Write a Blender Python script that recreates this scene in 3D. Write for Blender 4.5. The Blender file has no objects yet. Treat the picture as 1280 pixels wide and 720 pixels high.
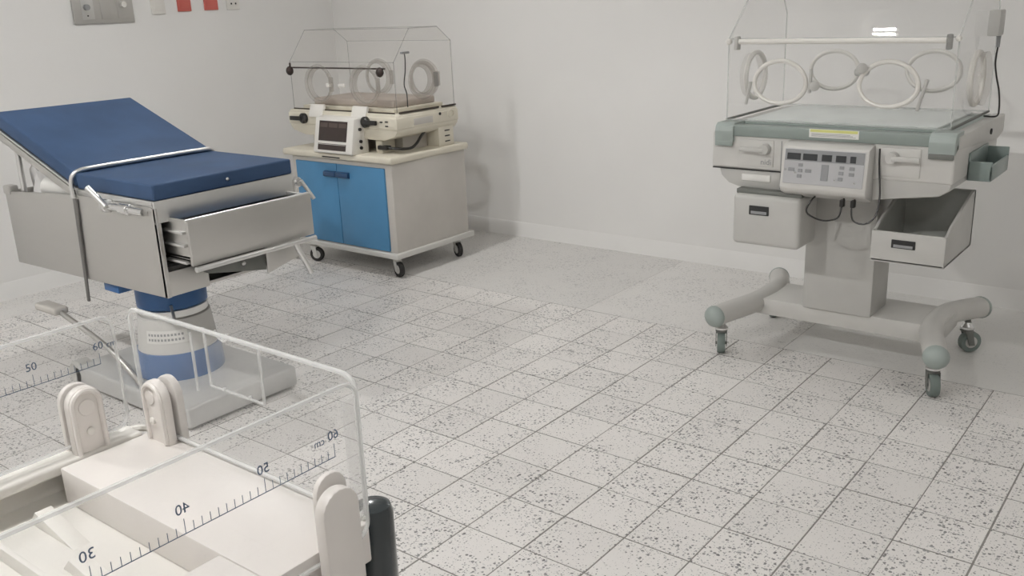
import bpy, bmesh, math, random
import numpy as np
from mathutils import Vector, Matrix

random.seed(7)
SC = bpy.context.scene
COL = SC.collection
PI = math.pi

# ------------------------------------------------------------------ camera
CAM = Vector((1.58788724, -2.7387918, 1.42813294))
FPX = 1163.64                                     # focal length in pixels of a 1280 px wide frame
RT = Vector((0.78808458, 0.61434936, -0.03869846))
UP = Vector((-0.15140365, 0.25438747, 0.95517744))
FW = Vector((-0.59665705, 0.74690152, -0.29349357))
cd = bpy.data.cameras.new('camera')
cam = bpy.data.objects.new('camera', cd)
COL.objects.link(cam)
cd.sensor_fit = 'HORIZONTAL'
cd.sensor_width = 36.0
cd.lens = FPX / 1280 * 36.0
cd.clip_start = 0.02
cam.matrix_world = Matrix(((RT.x, UP.x, -FW.x, CAM.x), (RT.y, UP.y, -FW.y, CAM.y), (RT.z, UP.z, -FW.z, CAM.z), (0, 0, 0, 1)))
SC.camera = cam

# ------------------------------------------------------------------ world and exposure
wd = bpy.data.worlds.new('world')
SC.world = wd
wd.use_nodes = True
wd.node_tree.nodes['Background'].inputs[0].default_value = (0.9, 0.95, 1, 1)
wd.node_tree.nodes['Background'].inputs[1].default_value = 0.05
SC.view_settings.view_transform = 'Standard'
SC.view_settings.look = 'None'
SC.view_settings.gamma = 1
SC.view_settings.use_curve_mapping = False
SC.view_settings.exposure = 0.0
SC.cycles.use_denoising = True
SC.cycles.max_bounces = 14
SC.cycles.diffuse_bounces = 6
SC.cycles.transparent_max_bounces = 40
SC.cycles.caustics_reflective = False
SC.cycles.caustics_refractive = False

# room box (metres)
XL, XR, YF, YB, ZC = -3.54, 3.3, -4.6, 1.81, 2.62
# recessed ceiling lamps: (x, y, watts)
LAMPS = [(-1.85, -2.75, 82), (0.15, 0.775, 12), (0.15, -2.75, 84), (-1.85, 0.10, 50), (2.2, -2.75, 30), (2.2, 0.1, 14)]

# ------------------------------------------------------------------ materials
MATS = {}


def nt(name):
    m = bpy.data.materials.new(name)
    m.use_nodes = True
    t = m.node_tree
    return m, t, t.nodes['Principled BSDF']


def M(name, col, rough=0.5, metal=0.0, var=0.06, scale=9.0, bump=0.0, bscale=220.0, spec=0.5, coat=0.0):
    """plain procedural surface: colour with faint cloudy variation, optional fine relief"""
    if name in MATS:
        return MATS[name]
    m, t, b = nt(name)
    geo = t.nodes.new('ShaderNodeNewGeometry')
    n = t.nodes.new('ShaderNodeTexNoise')
    n.inputs['Scale'].default_value = scale
    n.inputs['Detail'].default_value = 4
    t.links.new(geo.outputs['Position'], n.inputs['Vector'])
    r = t.nodes.new('ShaderNodeValToRGB')
    r.color_ramp.elements[0].position = 0.3
    r.color_ramp.elements[1].position = 0.7
    r.color_ramp.elements[0].color = tuple(c * (1 - var) for c in col) + (1,)
    r.color_ramp.elements[1].color = tuple(min(1, c * (1 + var)) for c in col) + (1,)
    t.links.new(n.outputs['Fac'], r.inputs['Fac'])
    t.links.new(r.outputs['Color'], b.inputs['Base Color'])
    b.inputs['Roughness'].default_value = rough
    b.inputs['Metallic'].default_value = metal
    b.inputs['Specular IOR Level'].default_value = spec
    b.inputs['Coat Weight'].default_value = coat
    if bump:
        n2 = t.nodes.new('ShaderNodeTexNoise')
        n2.inputs['Scale'].default_value = bscale
        n2.inputs['Detail'].default_value = 3
        t.links.new(geo.outputs['Position'], n2.inputs['Vector'])
        bp = t.nodes.new('ShaderNodeBump')
        bp.inputs['Strength'].default_value = bump
        bp.inputs['Distance'].default_value = 0.002
        t.links.new(n2.outputs['Fac'], bp.inputs['Height'])
        t.links.new(bp.outputs['Normal'], b.inputs['Normal'])
    MATS[name] = m
    return m


def steel(name, col, rough, stretch=(1.5, 1.5, 12), amt=0.04):
    """brushed stainless steel"""
    m, t, b = nt(name)
    geo = t.nodes.new('ShaderNodeNewGeometry')
    mp = t.nodes.new('ShaderNodeMapping')
    mp.inputs['Scale'].default_value = stretch
    n = t.nodes.new('ShaderNodeTexNoise')
    n.inputs['Scale'].default_value = 3
    n.inputs['Detail'].default_value = 5
    t.links.new(geo.outputs['Position'], mp.inputs['Vector'])
    t.links.new(mp.outputs['Vector'], n.inputs['Vector'])
    r = t.nodes.new('ShaderNodeMapRange')
    r.inputs['To Min'].default_value = rough - amt
    r.inputs['To Max'].default_value = rough + amt
    t.links.new(n.outputs['Fac'], r.inputs['Value'])
    t.links.new(r.outputs['Result'], b.inputs['Roughness'])
    b.inputs['Base Color'].default_value = col + (1,)
    b.inputs['Metallic'].default_value = 1.0
    MATS[name] = m
    return m


def acrylic(name, tint, haze, hazecol=(0.85, 0.85, 0.84), f0=0.03, gr=0.6, gloss=0.003):
    """clear plastic sheet: sees through, a little milky, mirrors at grazing angles"""
    m = bpy.data.materials.new(name)
    m.use_nodes = True
    t = m.node_tree
    t.nodes.clear()
    out = t.nodes.new('ShaderNodeOutputMaterial')
    tr = t.nodes.new('ShaderNodeBsdfTransparent')
    tr.inputs['Color'].default_value = tint + (1,)
    df = t.nodes.new('ShaderNodeBsdfDiffuse')
    df.inputs['Color'].default_value = hazecol + (1,)
    gl = t.nodes.new('ShaderNodeBsdfGlossy')
    gl.inputs['Roughness'].default_value = gloss
    lw = t.nodes.new('ShaderNodeLayerWeight')
    lw.inputs['Blend'].default_value = 0.5
    pw = t.nodes.new('ShaderNodeMath')
    pw.operation = 'POWER'
    pw.inputs[1].default_value = 5
    t.links.new(lw.outputs['Facing'], pw.inputs[0])
    fr = t.nodes.new('ShaderNodeMath')
    fr.operation = 'MULTIPLY_ADD'
    fr.inputs[1].default_value = gr
    fr.inputs[2].default_value = f0
    t.links.new(pw.outputs[0], fr.inputs[0])
    geo = t.nodes.new('ShaderNodeNewGeometry')
    n = t.nodes.new('ShaderNodeTexNoise')
    n.inputs['Scale'].default_value = 14
    n.inputs['Detail'].default_value = 5
    t.links.new(geo.outputs['Position'], n.inputs['Vector'])
    mr = t.nodes.new('ShaderNodeMapRange')
    mr.inputs['To Min'].default_value = haze * 0.75
    mr.inputs['To Max'].default_value = haze * 1.25
    t.links.new(n.outputs['Fac'], mr.inputs['Value'])
    m1 = t.nodes.new('ShaderNodeMixShader')
    m2 = t.nodes.new('ShaderNodeMixShader')
    t.links.new(mr.outputs['Result'], m1.inputs['Fac'])
    t.links.new(tr.outputs[0], m1.inputs[1])
    t.links.new(df.outputs[0], m1.inputs[2])
    t.links.new(fr.outputs[0], m2.inputs['Fac'])
    t.links.new(m1.outputs[0], m2.inputs[1])
    t.links.new(gl.outputs[0], m2.inputs[2])
    t.links.new(m2.outputs[0], out.inputs['Surface'])
    MATS[name] = m
    return m


def emitter(name, col, s):
    m, t, b = nt(name)
    b.inputs['Base Color'].default_value = (0.8, 0.8, 0.8, 1)
    b.inputs['Emission Color'].default_value = col + (1,)
    b.inputs['Emission Strength'].default_value = s
    MATS[name] = m
    return m


def terrazzo(name, base, chips=1.0):
    """cast terrazzo: pale cement with dark and grey marble chips, each tile with its own tint"""
    m, t, b = nt(name)
    L = t.links.new
    N = t.nodes.new
    geo = N('ShaderNodeNewGeometry')
    oi = N('ShaderNodeObjectInfo')
    # warp so that chips become slivers
    w = N('ShaderNodeTexNoise'); w.inputs['Scale'].default_value = 95; w.inputs['Detail'].default_value = 2
    L(geo.outputs['Position'], w.inputs['Vector'])
    vm = N('ShaderNodeVectorMath'); vm.operation = 'MULTIPLY_ADD'
    vm.inputs[1].default_value = (0.007, 0.007, 0.0)
    L(w.outputs['Color'], vm.inputs[0]); L(geo.outputs['Position'], vm.inputs[2])

    def chip(scale, keep, size, soft):
        v = N('ShaderNodeTexVoronoi'); v.voronoi_dimensions = '2D'; v.inputs['Scale'].default_value = scale
        L(vm.outputs[0], v.inputs['Vector'])
        sp = N('ShaderNodeSeparateColor'); L(v.outputs['Color'], sp.inputs[0])
        # radius depends on the cell: many cells carry no chip at all
        rad = N('ShaderNodeMapRange'); rad.inputs['From Min'].default_value = keep; rad.inputs['From Max'].default_value = 1
        rad.inputs['To Min'].default_value = 0.0; rad.inputs['To Max'].default_value = size
        L(sp.outputs[0], rad.inputs['Value'])
        # patches with more and with fewer chips
        pn = N('ShaderNodeTexNoise'); pn.inputs['Scale'].default_value = 5.0; pn.inputs['Detail'].default_value = 2
        L(geo.outputs['Position'], pn.inputs['Vector'])
        pr = N('ShaderNodeMapRange'); pr.inputs['From Min'].default_value = 0.35; pr.inputs['From Max'].default_value = 0.6
        pr.inputs['To Min'].default_value = 0.45; pr.inputs['To Max'].default_value = 1.1
        L(pn.outputs['Fac'], pr.inputs['Value'])
        mu = N('ShaderNodeMath'); mu.operation = 'MULTIPLY'; L(rad.outputs[0], mu.inputs[0]); L(pr.outputs[0], mu.inputs[1])
        sb = N('ShaderNodeMath'); sb.operation = 'SUBTRACT'; L(mu.outputs[0], sb.inputs[0]); L(v.outputs['Distance'], sb.inputs[1])
        fa = N('ShaderNodeMapRange'); fa.inputs['From Min'].default_value = 0; fa.inputs['From Max'].default_value = soft
        L(sb.outputs[0], fa.inputs['Value'])
        return fa, sp
    tint = N('ShaderNodeMapRange'); tint.inputs['To Min'].default_value = 0.955; tint.inputs['To Max'].default_value = 1.03
    L(oi.outputs['Random'], tint.inputs['Value'])
    cl = N('ShaderNodeTexNoise'); cl.inputs['Scale'].default_value = 2.2; cl.inputs['Detail'].default_value = 5
    L(geo.outputs['Position'], cl.inputs['Vector'])
    cr = N('ShaderNodeMapRange'); cr.inputs['To Min'].default_value = 0.92; cr.inputs['To Max'].default_value = 1.06
    L(cl.outputs['Fac'], cr.inputs['Value'])
    tm = N('ShaderNodeMath'); tm.operation = 'MULTIPLY'; L(tint.outputs[0], tm.inputs[0]); L(cr.outputs[0], tm.inputs[1])
    bc = N('ShaderNodeVectorMath'); bc.operation = 'SCALE'; bc.inputs[0].default_value = base
    L(tm.outputs[0], bc.inputs['Scale'])
    col = bc.outputs[0]
    for scale, keep, size, soft, c0, c1, am in ((55, 0.60, 0.36, 0.12, 0.36, 0.46, 0.40), (92, 0.56, 0.54, 0.1, 0.08, 0.28, 0.88), (170, 0.56, 0.52, 0.1, 0.12, 0.34, 0.7)):
        fa, sp = chip(scale, keep, size, soft)
        cc = N('ShaderNodeMapRange'); cc.inputs['To Min'].default_value = c0; cc.inputs['To Max'].default_value = c1
        L(sp.outputs[1], cc.inputs['Value'])
        cx = N('ShaderNodeCombineColor')
        for k in range(3):
            L(cc.outputs[0], cx.inputs[k])
        am_ = N('ShaderNodeMath'); am_.operation = 'MULTIPLY'; am_.inputs[1].default_value = am * chips; L(fa.outputs[0], am_.inputs[0])
        mx = N('ShaderNodeMix'); mx.data_type = 'RGBA'
        L(am_.outputs[0], mx.inputs[0]); L(col, mx.inputs[6]); L(cx.outputs[0], mx.inputs[7])
        col = mx.outputs[2]
    L(col, b.inputs['Base Color'])
    b.inputs['Roughness'].default_value = 0.42
    b.inputs['Specular IOR Level'].default_value = 0.35
    MATS[name] = m
    return m


WALL = M('wall_paint', (0.755, 0.747, 0.732), 0.55, var=0.015, scale=2.2, bump=0.08, bscale=90)
CEIL = M('ceiling_paint', (0.78, 0.775, 0.76), 0.8, var=0.02, scale=2)
BASEB = M('baseboard_paint', (0.765, 0.757, 0.742), 0.5, var=0.02, scale=3)
GROUT = M('grout', (0.25, 0.24, 0.225), 0.9, var=0.15, scale=20)
TILE = terrazzo('terrazzo_tile', (0.755, 0.732, 0.710))
SLAB = terrazzo('terrazzo_slab', (0.70, 0.685, 0.665), 0.5)
SLAB_D = terrazzo('grey_terrazzo_slab', (0.71, 0.70, 0.68), 0.12)
STEEL = steel('brushed_steel', (0.60, 0.59, 0.57), 0.40)
STEEL_L = steel('bright_steel', (0.72, 0.72, 0.71), 0.36)
STEEL_D = steel('dark_steel', (0.24, 0.235, 0.23), 0.38)
CHROME = steel('chrome', (0.78, 0.78, 0.78), 0.22, amt=0.03)
BLUE = M('blue_vinyl', (0.040, 0.078, 0.158), 0.6, var=0.10, scale=7, bump=0.10, bscale=320, spec=0.3)
BLUE_P = M('blue_enamel', (0.030, 0.115, 0.300), 0.34, var=0.08)
DOORB = M('blue_laminate', (0.068, 0.228, 0.420), 0.38, var=0.05, scale=5)
NAVY = M('navy_plastic', (0.020, 0.060, 0.140), 0.35)
CREAM = M('cream_plastic', (0.66, 0.62, 0.52), 0.42, var=0.04)
GREYP = M('grey_laminate', (0.525, 0.500, 0.465), 0.5, var=0.03)
WHITE = M('white_plastic', (0.72, 0.70, 0.66), 0.38, var=0.03)
PINKW = M('warm_white_plastic', (0.70, 0.665, 0.635), 0.40, var=0.03)
BLACK = M('black_plastic', (0.018, 0.017, 0.016), 0.35, var=0.1)
RUBBER = M('black_rubber', (0.022, 0.021, 0.020), 0.65, var=0.15)
DARK = M('dark_void', (0.030, 0.030, 0.030), 0.8)
BROWN = M('brown_screen', (0.040, 0.027, 0.024), 0.2, var=0.15)
SEAM = M('brown_gasket', (0.045, 0.033, 0.025), 0.6)
IGREY = M('incubator_grey', (0.565, 0.555, 0.530), 0.42, var=0.03)
IGREY2 = M('incubator_grey_dark', (0.495, 0.488, 0.466), 0.45, var=0.03)
SAGE = M('sage_green_plastic', (0.250, 0.290, 0.270), 0.42, var=0.05)
SAGE_L = M('pale_sage_plastic', (0.330, 0.375, 0.355), 0.42, var=0.05)
TEAL = M('teal_plastic', (0.225, 0.275, 0.260), 0.30, var=0.1)
WHEELG = M('grey_green_rubber', (0.170, 0.205, 0.190), 0.6, var=0.1)
BASEG = M('base_enamel', (0.50, 0.50, 0.49), 0.3, var=0.05)
GREYIN = M('bin_inside', (0.160, 0.165, 0.152), 0.6, var=0.12)
DISP = M('display_glass', (0.030, 0.032, 0.035), 0.15, var=0.2)
PANELG = M('panel_film', (0.440, 0.440, 0.450), 0.3, var=0.03)
BTN = M('panel_button', (0.260, 0.265, 0.270), 0.4)
PAPER = M('label_paper', (0.72, 0.71, 0.68), 0.6)
YELLOW = M('label_yellow', (0.62, 0.62, 0.22), 0.6)
INK = M('ink', (0.060, 0.080, 0.105), 0.6)
INKB = M('ruler_ink', (0.085, 0.120, 0.185), 0.6)
RED = M('red_outlet', (0.56, 0.130, 0.105), 0.38, var=0.05)
BLKBLUE = M('black_blue_plastic', (0.028, 0.036, 0.040), 0.22, var=0.1, coat=0.4)
MATTR = M('mattress_vinyl', (0.420, 0.365, 0.320), 0.55, var=0.08)
MATTR_G = M('mattress_pale', (0.680, 0.715, 0.700), 0.4, var=0.04)
CLOTH = M('white_cloth', (0.62, 0.61, 0.60), 0.85, var=0.1, bump=0.3, bscale=60)
ACR_B = acrylic('bassinet_acrylic', (0.98, 0.98, 0.98), 0.10, gr=0.4)
ACR_BE = acrylic('bassinet_acrylic_edge', (0.93, 0.94, 0.94), 0.36, (0.95, 0.95, 0.94), f0=0.05, gr=0.3)
ACR_BB = acrylic('bassinet_acrylic_band', (0.98, 0.98, 0.98), 0.14, f0=0.01, gr=0.2)
ACR_R = acrylic('incubator_acrylic', (0.985, 0.985, 0.985), 0.022)
ACR_RE = acrylic('incubator_acrylic_edge', (0.90, 0.91, 0.90), 0.22, (0.85, 0.85, 0.85), f0=0.02, gr=0.3)
ACR_L = acrylic('old_acrylic', (0.98, 0.977, 0.973), 0.022, (0.75, 0.73, 0.7), f0=0.015, gr=0.3)
ACR_LE = acrylic('old_acrylic_edge', (0.86, 0.86, 0.86), 0.10, (0.40, 0.39, 0.38), f0=0.01, gr=0.2)
CUFF = acrylic('porthole_cuff', (0.92, 0.91, 0.90), 0.16, (0.55, 0.53, 0.5), f0=0.02, gr=0.3)
ACR_CLIP = acrylic('clear_grey_clip', (0.72, 0.72, 0.71), 0.35, (0.40, 0.40, 0.39))


# ------------------------------------------------------------------ mesh helpers
class G:
    """collects shapes in world metres and links them as ONE mesh object"""

    def __init__(s):
        s.bm = bmesh.new()

    def _add(s, verts, faces):
        vs = [s.bm.verts.new(v) for v in verts]
        for f in faces:
            try:
                s.bm.faces.new([vs[i] for i in f])
            except ValueError:
                pass
        return vs

    def box(s, x0, x1, y0, y1, z0, z1, bev=0.0, seg=2, mat=None):
        v = [(x, y, z) for x in (x0, x1) for y in (y0, y1) for z in (z0, z1)]
        f = [(0, 1, 3, 2), (4, 6, 7, 5), (0, 4, 5, 1), (2, 3, 7, 6), (0, 2, 6, 4), (1, 5, 7, 3)]
        if mat is not None:
            v = [mat @ Vector(p) for p in v]
        b2 = bmesh.new()
        vs = [b2.verts.new(p) for p in v]
        for q in f:
            b2.faces.new([vs[i] for i in q])
        bmesh.ops.recalc_face_normals(b2, faces=b2.faces)
        if bev:
            bmesh.ops.bevel(b2, geom=list(b2.edges), offset=bev, segments=seg, profile=0.5, affect='EDGES', clamp_overlap=True)
        s.merge(b2)
        return s

    def merge(s, b2):
        me = bpy.data.meshes.new('tmp')
        b2.to_mesh(me)
        b2.free()
        s.bm.from_mesh(me)
        bpy.data.meshes.remove(me)

    def prism(s, prof, axis, a0, a1, bev=0.0, seg=2, sel=None):
        """profile polygon extruded along an axis; prof in the other two axes in order x,y,z"""
        def P(u, v, a):
            return {'x': (a, u, v), 'y': (u, a, v), 'z': (u, v, a)}[axis]
        b2 = bmesh.new()
        A = [b2.verts.new(P(u, v, a0)) for u, v in prof]
        B = [b2.verts.new(P(u, v, a1)) for u, v in prof]
        n = len(prof)
        b2.faces.new(A)
        b2.faces.new(B[::-1])
        for i in range(n):
            b2.faces.new([A[i], B[i], B[(i + 1) % n], A[(i + 1) % n]])
        bmesh.ops.recalc_face_normals(b2, faces=b2.faces)
        if bev:
            bmesh.ops.bevel(b2, geom=list(b2.edges), offset=bev, segments=seg, profile=0.5, affect='EDGES', clamp_overlap=True)
        s.merge(b2)
        return s

    def cyl(s, p0, p1, r0, r1=None, n=20, caps=True):
        r1 = r0 if r1 is None else r1
        p0, p1 = Vector(p0), Vector(p1)
        d = (p1 - p0).normalized()
        u = d.orthogonal().normalized()
        w = d.cross(u)
        ring = [(math.cos(2 * PI * k / n), math.sin(2 * PI * k / n)) for k in range(n)]
        v = [p0 + (u * c + w * q) * r0 for c, q in ring] + [p1 + (u * c + w * q) * r1 for c, q in ring]
        f = [(k, (k + 1) % n, n + (k + 1) % n, n + k) for k in range(n)]
        if caps:
            f += [tuple(range(n))[::-1], tuple(range(n, 2 * n))]
        s._add(v, f)
        return s

    def tube(s, pts, r, n=10, caps=True, closed=False, smooth=0):
        P = [Vector(p) for p in pts]
        if smooth:
            P = catmull(P, smooth, closed)
        m = len(P)
        rs = r if isinstance(r, (list, tuple)) else [r] * m
        if len(rs) != m:
            rs = [rs[min(len(rs) - 1, int(i * (len(rs) - 1) / max(1, m - 1) + 0.5))] for i in range(m)]
        v, f = [], []
        u = None
        for i in range(m):
            a = P[(i - 1) % m] if (closed or i > 0) else P[i]
            b = P[(i + 1) % m] if (closed or i < m - 1) else P[i]
            t = (b - a).normalized()
            if u is None:
                u = t.orthogonal().normalized()
            u = (u - t * u.dot(t)).normalized()
            w = t.cross(u)
            for k in range(n):
                an = 2 * PI * k / n
                v.append(P[i] + (u * math.cos(an) + w * math.sin(an)) * rs[i])
        for i in range(m if closed else m - 1):
            j = (i + 1) % m
            for k in range(n):
                f.append((i * n + k, i * n + (k + 1) % n, j * n + (k + 1) % n, j * n + k))
        if caps and not closed:
            f.append(tuple(range(n))[::-1])
            f.append(tuple((m - 1) * n + k for k in range(n)))
        s._add(v, f)
        return s

    def lathe(s, c, prof, n=32, axis=(0, 0, 1), caps=True):
        """prof: (radius, height along the axis)"""
        c = Vector(c)
        d = Vector(axis).normalized()
        u = d.orthogonal().normalized()
        w = d.cross(u)
        v, f = [], []
        for r, h in prof:
            for k in range(n):
                an = 2 * PI * k / n
                v.append(c + d * h + (u * math.cos(an) + w * math.sin(an)) * max(r, 1e-5))
        for i in range(len(prof) - 1):
            for k in range(n):
                f.append((i * n + k, i * n + (k + 1) % n, (i + 1) * n + (k + 1) % n, (i + 1) * n + k))
        if caps:
            f.append(tuple(range(n))[::-1])
            f.append(tuple((len(prof) - 1) * n + k for k in range(n)))
        s._add(v, f)
        return s

    def ring(s, c, ru, rv, r, plane, n=40, k=8, egg=0.0):
        """elliptic hoop; plane 'xz' or 'yz'"""
        c = Vector(c)
        pts = []
        for i in range(n):
            a = 2 * PI * i / n
            q = ru * math.cos(a) * (1 + egg * math.sin(a))
            h = rv * math.sin(a)
            pts.append(c + (Vector((q, 0, h)) if plane == 'xz' else Vector((0, q, h))))
        return s.tube(pts, r, n=k, closed=True)

    def ball(s, c, r, n=16, squash=1.0, axis=(0, 0, 1)):
        m = n // 2
        return s.lathe(c, [(r * math.sin(PI * i / m), -r * squash * math.cos(PI * i / m)) for i in range(m + 1)], n, axis)

    def quad(s, a, b, c, d):
        s._add([a, b, c, d], [(0, 1, 2, 3)])
        return s

    def sheet(s, pts, th):
        """flat polygon given a thickness along its normal"""
        P = [Vector(p) for p in pts]
        nrm = (P[1] - P[0]).cross(P[2] - P[0]).normalized() * th
        n = len(P)
        s._add(P + [p + nrm for p in P], [tuple(range(n))[::-1], tuple(range(n, 2 * n))] + [(i, (i + 1) % n, n + (i + 1) % n, n + i) for i in range(n)])
        return s

    def obj(s, name, m, parent=None, label=None, angle=40, recalc=True):
        if recalc:
            bmesh.ops.recalc_face_normals(s.bm, faces=s.bm.faces)
        o0 = origin(parent)
        bmesh.ops.translate(s.bm, verts=s.bm.verts, vec=-o0)
        me = bpy.data.meshes.new(name)
        s.bm.to_mesh(me)
        s.bm.free()
        me.materials.append(m)
        for p in me.polygons:
            p.use_smooth = True
        me.set_sharp_from_angle(angle=math.radians(angle))
        o = bpy.data.objects.new(name, me)
        COL.objects.link(o)
        if parent is not None:
            o.parent = parent
        if label:
            o['label'] = label
        return o


def origin(o):
    p = Vector((0, 0, 0))
    while o is not None:
        p += o.location
        o = o.parent
    return p


def catmull(P, k, closed=False):
    n = len(P)
    out = []
    for i in range(n if closed else n - 1):
        p0 = P[(i - 1) % n] if (closed or i > 0) else P[0]
        p1, p2 = P[i], P[(i + 1) % n]
        p3 = P[(i + 2) % n] if (closed or i < n - 2) else P[-1]
        for j in range(k):
            t = j / k
            out.append(0.5 * ((2 * p1) + (p2 - p0) * t + (2 * p0 - 5 * p1 + 4 * p2 - p3) * t * t + (3 * p1 - p0 - 3 * p2 + p3) * t ** 3))
    if not closed:
        out.append(P[-1])
    return out


def thing(name, label, cat, loc, group=None):
    o = bpy.data.objects.new(name, None)
    COL.objects.link(o)
    o.location = loc
    o.empty_display_size = 0.1
    o['label'] = label
    o['category'] = cat
    if group:
        o['group'] = group
    return o


def struct(o):
    o['kind'] = 'structure'
    return o


def text_part(name, body, size, m, parent, mat, depth=0.0003):
    """lettering as flat print: mat places the text plane in the world"""
    cu = bpy.data.curves.new('txt', 'FONT')
    cu.body = body
    cu.size = size
    cu.align_x = 'CENTER'
    cu.align_y = 'CENTER'
    cu.extrude = depth
    cu.resolution_u = 3
    to = bpy.data.objects.new('txt', cu)
    COL.objects.link(to)
    dg = bpy.context.evaluated_depsgraph_get()
    me = bpy.data.meshes.new_from_object(to.evaluated_get(dg))
    bpy.data.objects.remove(to)
    me.transform(mat)
    me.transform(Matrix.Translation(-origin(parent)))
    me.name = name
    me.materials.clear()
    me.materials.append(m)
    o = bpy.data.objects.new(name, me)
    COL.objects.link(o)
    o.parent = parent
    return o


def frame(o, ex, ey):
    ex, ey = Vector(ex).normalized(), Vector(ey).normalized()
    ez = ex.cross(ey)
    m = Matrix.Identity(4)
    for i in range(3):
        m[i][0], m[i][1], m[i][2], m[i][3] = ex[i], ey[i], ez[i], o[i]
    return m


def px(p):
    d = Vector(p) - CAM
    z = d.dot(FW)
    return (640 + FPX * d.dot(RT) / z, 360 - FPX * d.dot(UP) / z, z)


# ------------------------------------------------------------------ the room
T = 0.2                                           # floor tile
fl = struct(G().box(XL - 0.1, XR + 0.1, YF - 0.1, YB + 0.1, -0.06, -0.0009).obj('floor', GROUT))
fl['label'] = 'speckled pale terrazzo tile floor with thin grey joints'
# terrazzo slabs along the walls, one joint in view near the middle of the back wall
YT = 0.8                                          # the tile field ends here, a metre from the back wall
XT = -3.2
for x0, x1, y0, y1, sm_ in ((XT, -4 * T, YT, YB, SLAB), (-4 * T, 0.195, YT, YB, SLAB), (0.195, XR, YT, YB, SLAB_D), (XL, XT, YF, YB, SLAB)):
    G().box(x0 + 0.001, x1 - 0.001, y0 + 0.002, y1 - 0.001, -0.03, 0.0, 0.0005, 1).obj('border_slab', sm_, fl)
tm = G().box(-T / 2 + 0.0022, T / 2 - 0.0022, -T / 2 + 0.0022, T / 2 - 0.0022, -0.012, 0.0, 0.0006, 1).obj('tile', TILE, fl)
tile_me = tm.data
cand = []
ni0, ni1 = int(round(XT / T)), int(math.ceil(XR / T))
nj0, nj1 = int(math.floor(YF / T)), int(round(YT / T))
for i in range(ni0, ni1):
    for j in range(nj0, nj1):
        cx, cy = (i + 0.5) * T, (j + 0.5) * T
        u, v, z = px((cx, cy, 0))
        seen = z > 0.3 and -60 < u < 1340 and 250 < v < 770
        hid = (u < 440 and v > 610) or (-2.0 < cx < -1.25 and -1.1 < cy < -0.6)
        cand.append((-(1 / z ** 3) if seen and not hid else 1, i, j))
cand.sort()
n_single = 0
rest = G()
for sc_, i, j in cand:
    dx, dy = random.uniform(-.0009, .0009), random.uniform(-.0009, .0009)
    c = Vector(((i + 0.5) * T + dx, (j + 0.5) * T + dy, 0))
    if sc_ < 0 and n_single < 300:
        o = tm if n_single == 0 else tm.copy()
        if n_single:
            COL.objects.link(o)
        o.parent = fl
        o.location = c + Vector((0, 0, random.uniform(-.0004, .0004)))
        o.rotation_euler = (0, 0, random.uniform(-.002, .002))
        n_single += 1
    else:
        h = T / 2 - 0.0022
        rest.box(c.x - h, c.x + h, c.y - h, c.y + h, -0.012, 0.0)
rt = rest.obj('tile_field', TILE, fl)
rt['kind'] = 'stuff'

struct(G().box(XL - 0.12, XL, YF - 0.12, YB + 0.12, -0.06, ZC).obj('wall_left', WALL))['label'] = 'plain off white painted wall behind the blue table'
struct(G().box(XL, XR, YB, YB + 0.12, -0.06, ZC).obj('wall_back', WALL))['label'] = 'plain off white painted wall behind the incubators'
struct(G().box(XR, XR + 0.12, YF - 0.12, YB + 0.12, -0.06, ZC).obj('wall_right', WALL))['label'] = 'plain off white wall on the right of the room'
struct(G().box(XL, XR, YF - 0.12, YF, -0.06, ZC).obj('wall_front', WALL))['label'] = 'plain off white wall behind the viewer'
struct(G().prism([(XL, 0), (XL + 0.006, 0), (XL + 0.004, 0.008), (XL + 0.003, 0.088), (XL, 0.095)], 'y', YF, YB).obj('baseboard_left', BASEB))['label'] = 'low white painted skirting along the left wall'
struct(G().prism([(YB, 0), (YB - 0.006, 0), (YB - 0.004, 0.008), (YB - 0.003, 0.088), (YB, 0.095)], 'x', XL, XR).obj('baseboard_back', BASEB))['label'] = 'low white painted skirting along the back wall'
# ceiling with round openings kept simple: a plain slab, the lamp cans hang flush below it
struct(G().box(XL - 0.12, XR + 0.12, YF - 0.12, YB + 0.12, ZC, ZC + 0.1).obj('ceiling', CEIL))['label'] = 'plain white ceiling'

LAMP_AT = ['in front of the long side of the examination table', 'directly above the large grey incubator', 'above the near end of the baby bed',
           'between the examination table and the old cream incubator', 'over the open floor right of the viewer', 'right of the large grey incubator']
for k, (lx, ly, wt) in enumerate(LAMPS):
    t = thing('ceiling_lamp', 'round white ceiling downlight ' + LAMP_AT[k], 'lamp', (lx, ly, ZC), 'ceiling downlights')
    G().lathe((lx, ly, ZC - 0.055), [(0.105, 0), (0.125, 0.003), (0.125, 0.05), (0.12, 0.0545), (0.10, 0.0545), (0.098, 0.01), (0.105, 0)], 32, caps=False).obj('rim', WHITE, t)
    G().lathe((lx, ly, ZC - 0.004), [(0.0, 0), (0.1, 0.0005), (0.1, 0.003), (0, 0.0032)], 32).obj('reflector', CHROME, t)
    em = emitter('lamp_tube_%d' % k, (1.0, 0.992, 0.978), wt / (PI * 4 * PI * 0.005 * 0.10))
    for s in (-1, 1):
        G().cyl((lx - 0.05, ly + s * 0.011, ZC - 0.026), (lx + 0.05, ly + s * 0.011, ZC - 0.026), 0.005, n=8).obj('lamp_tube', em, t)


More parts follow.
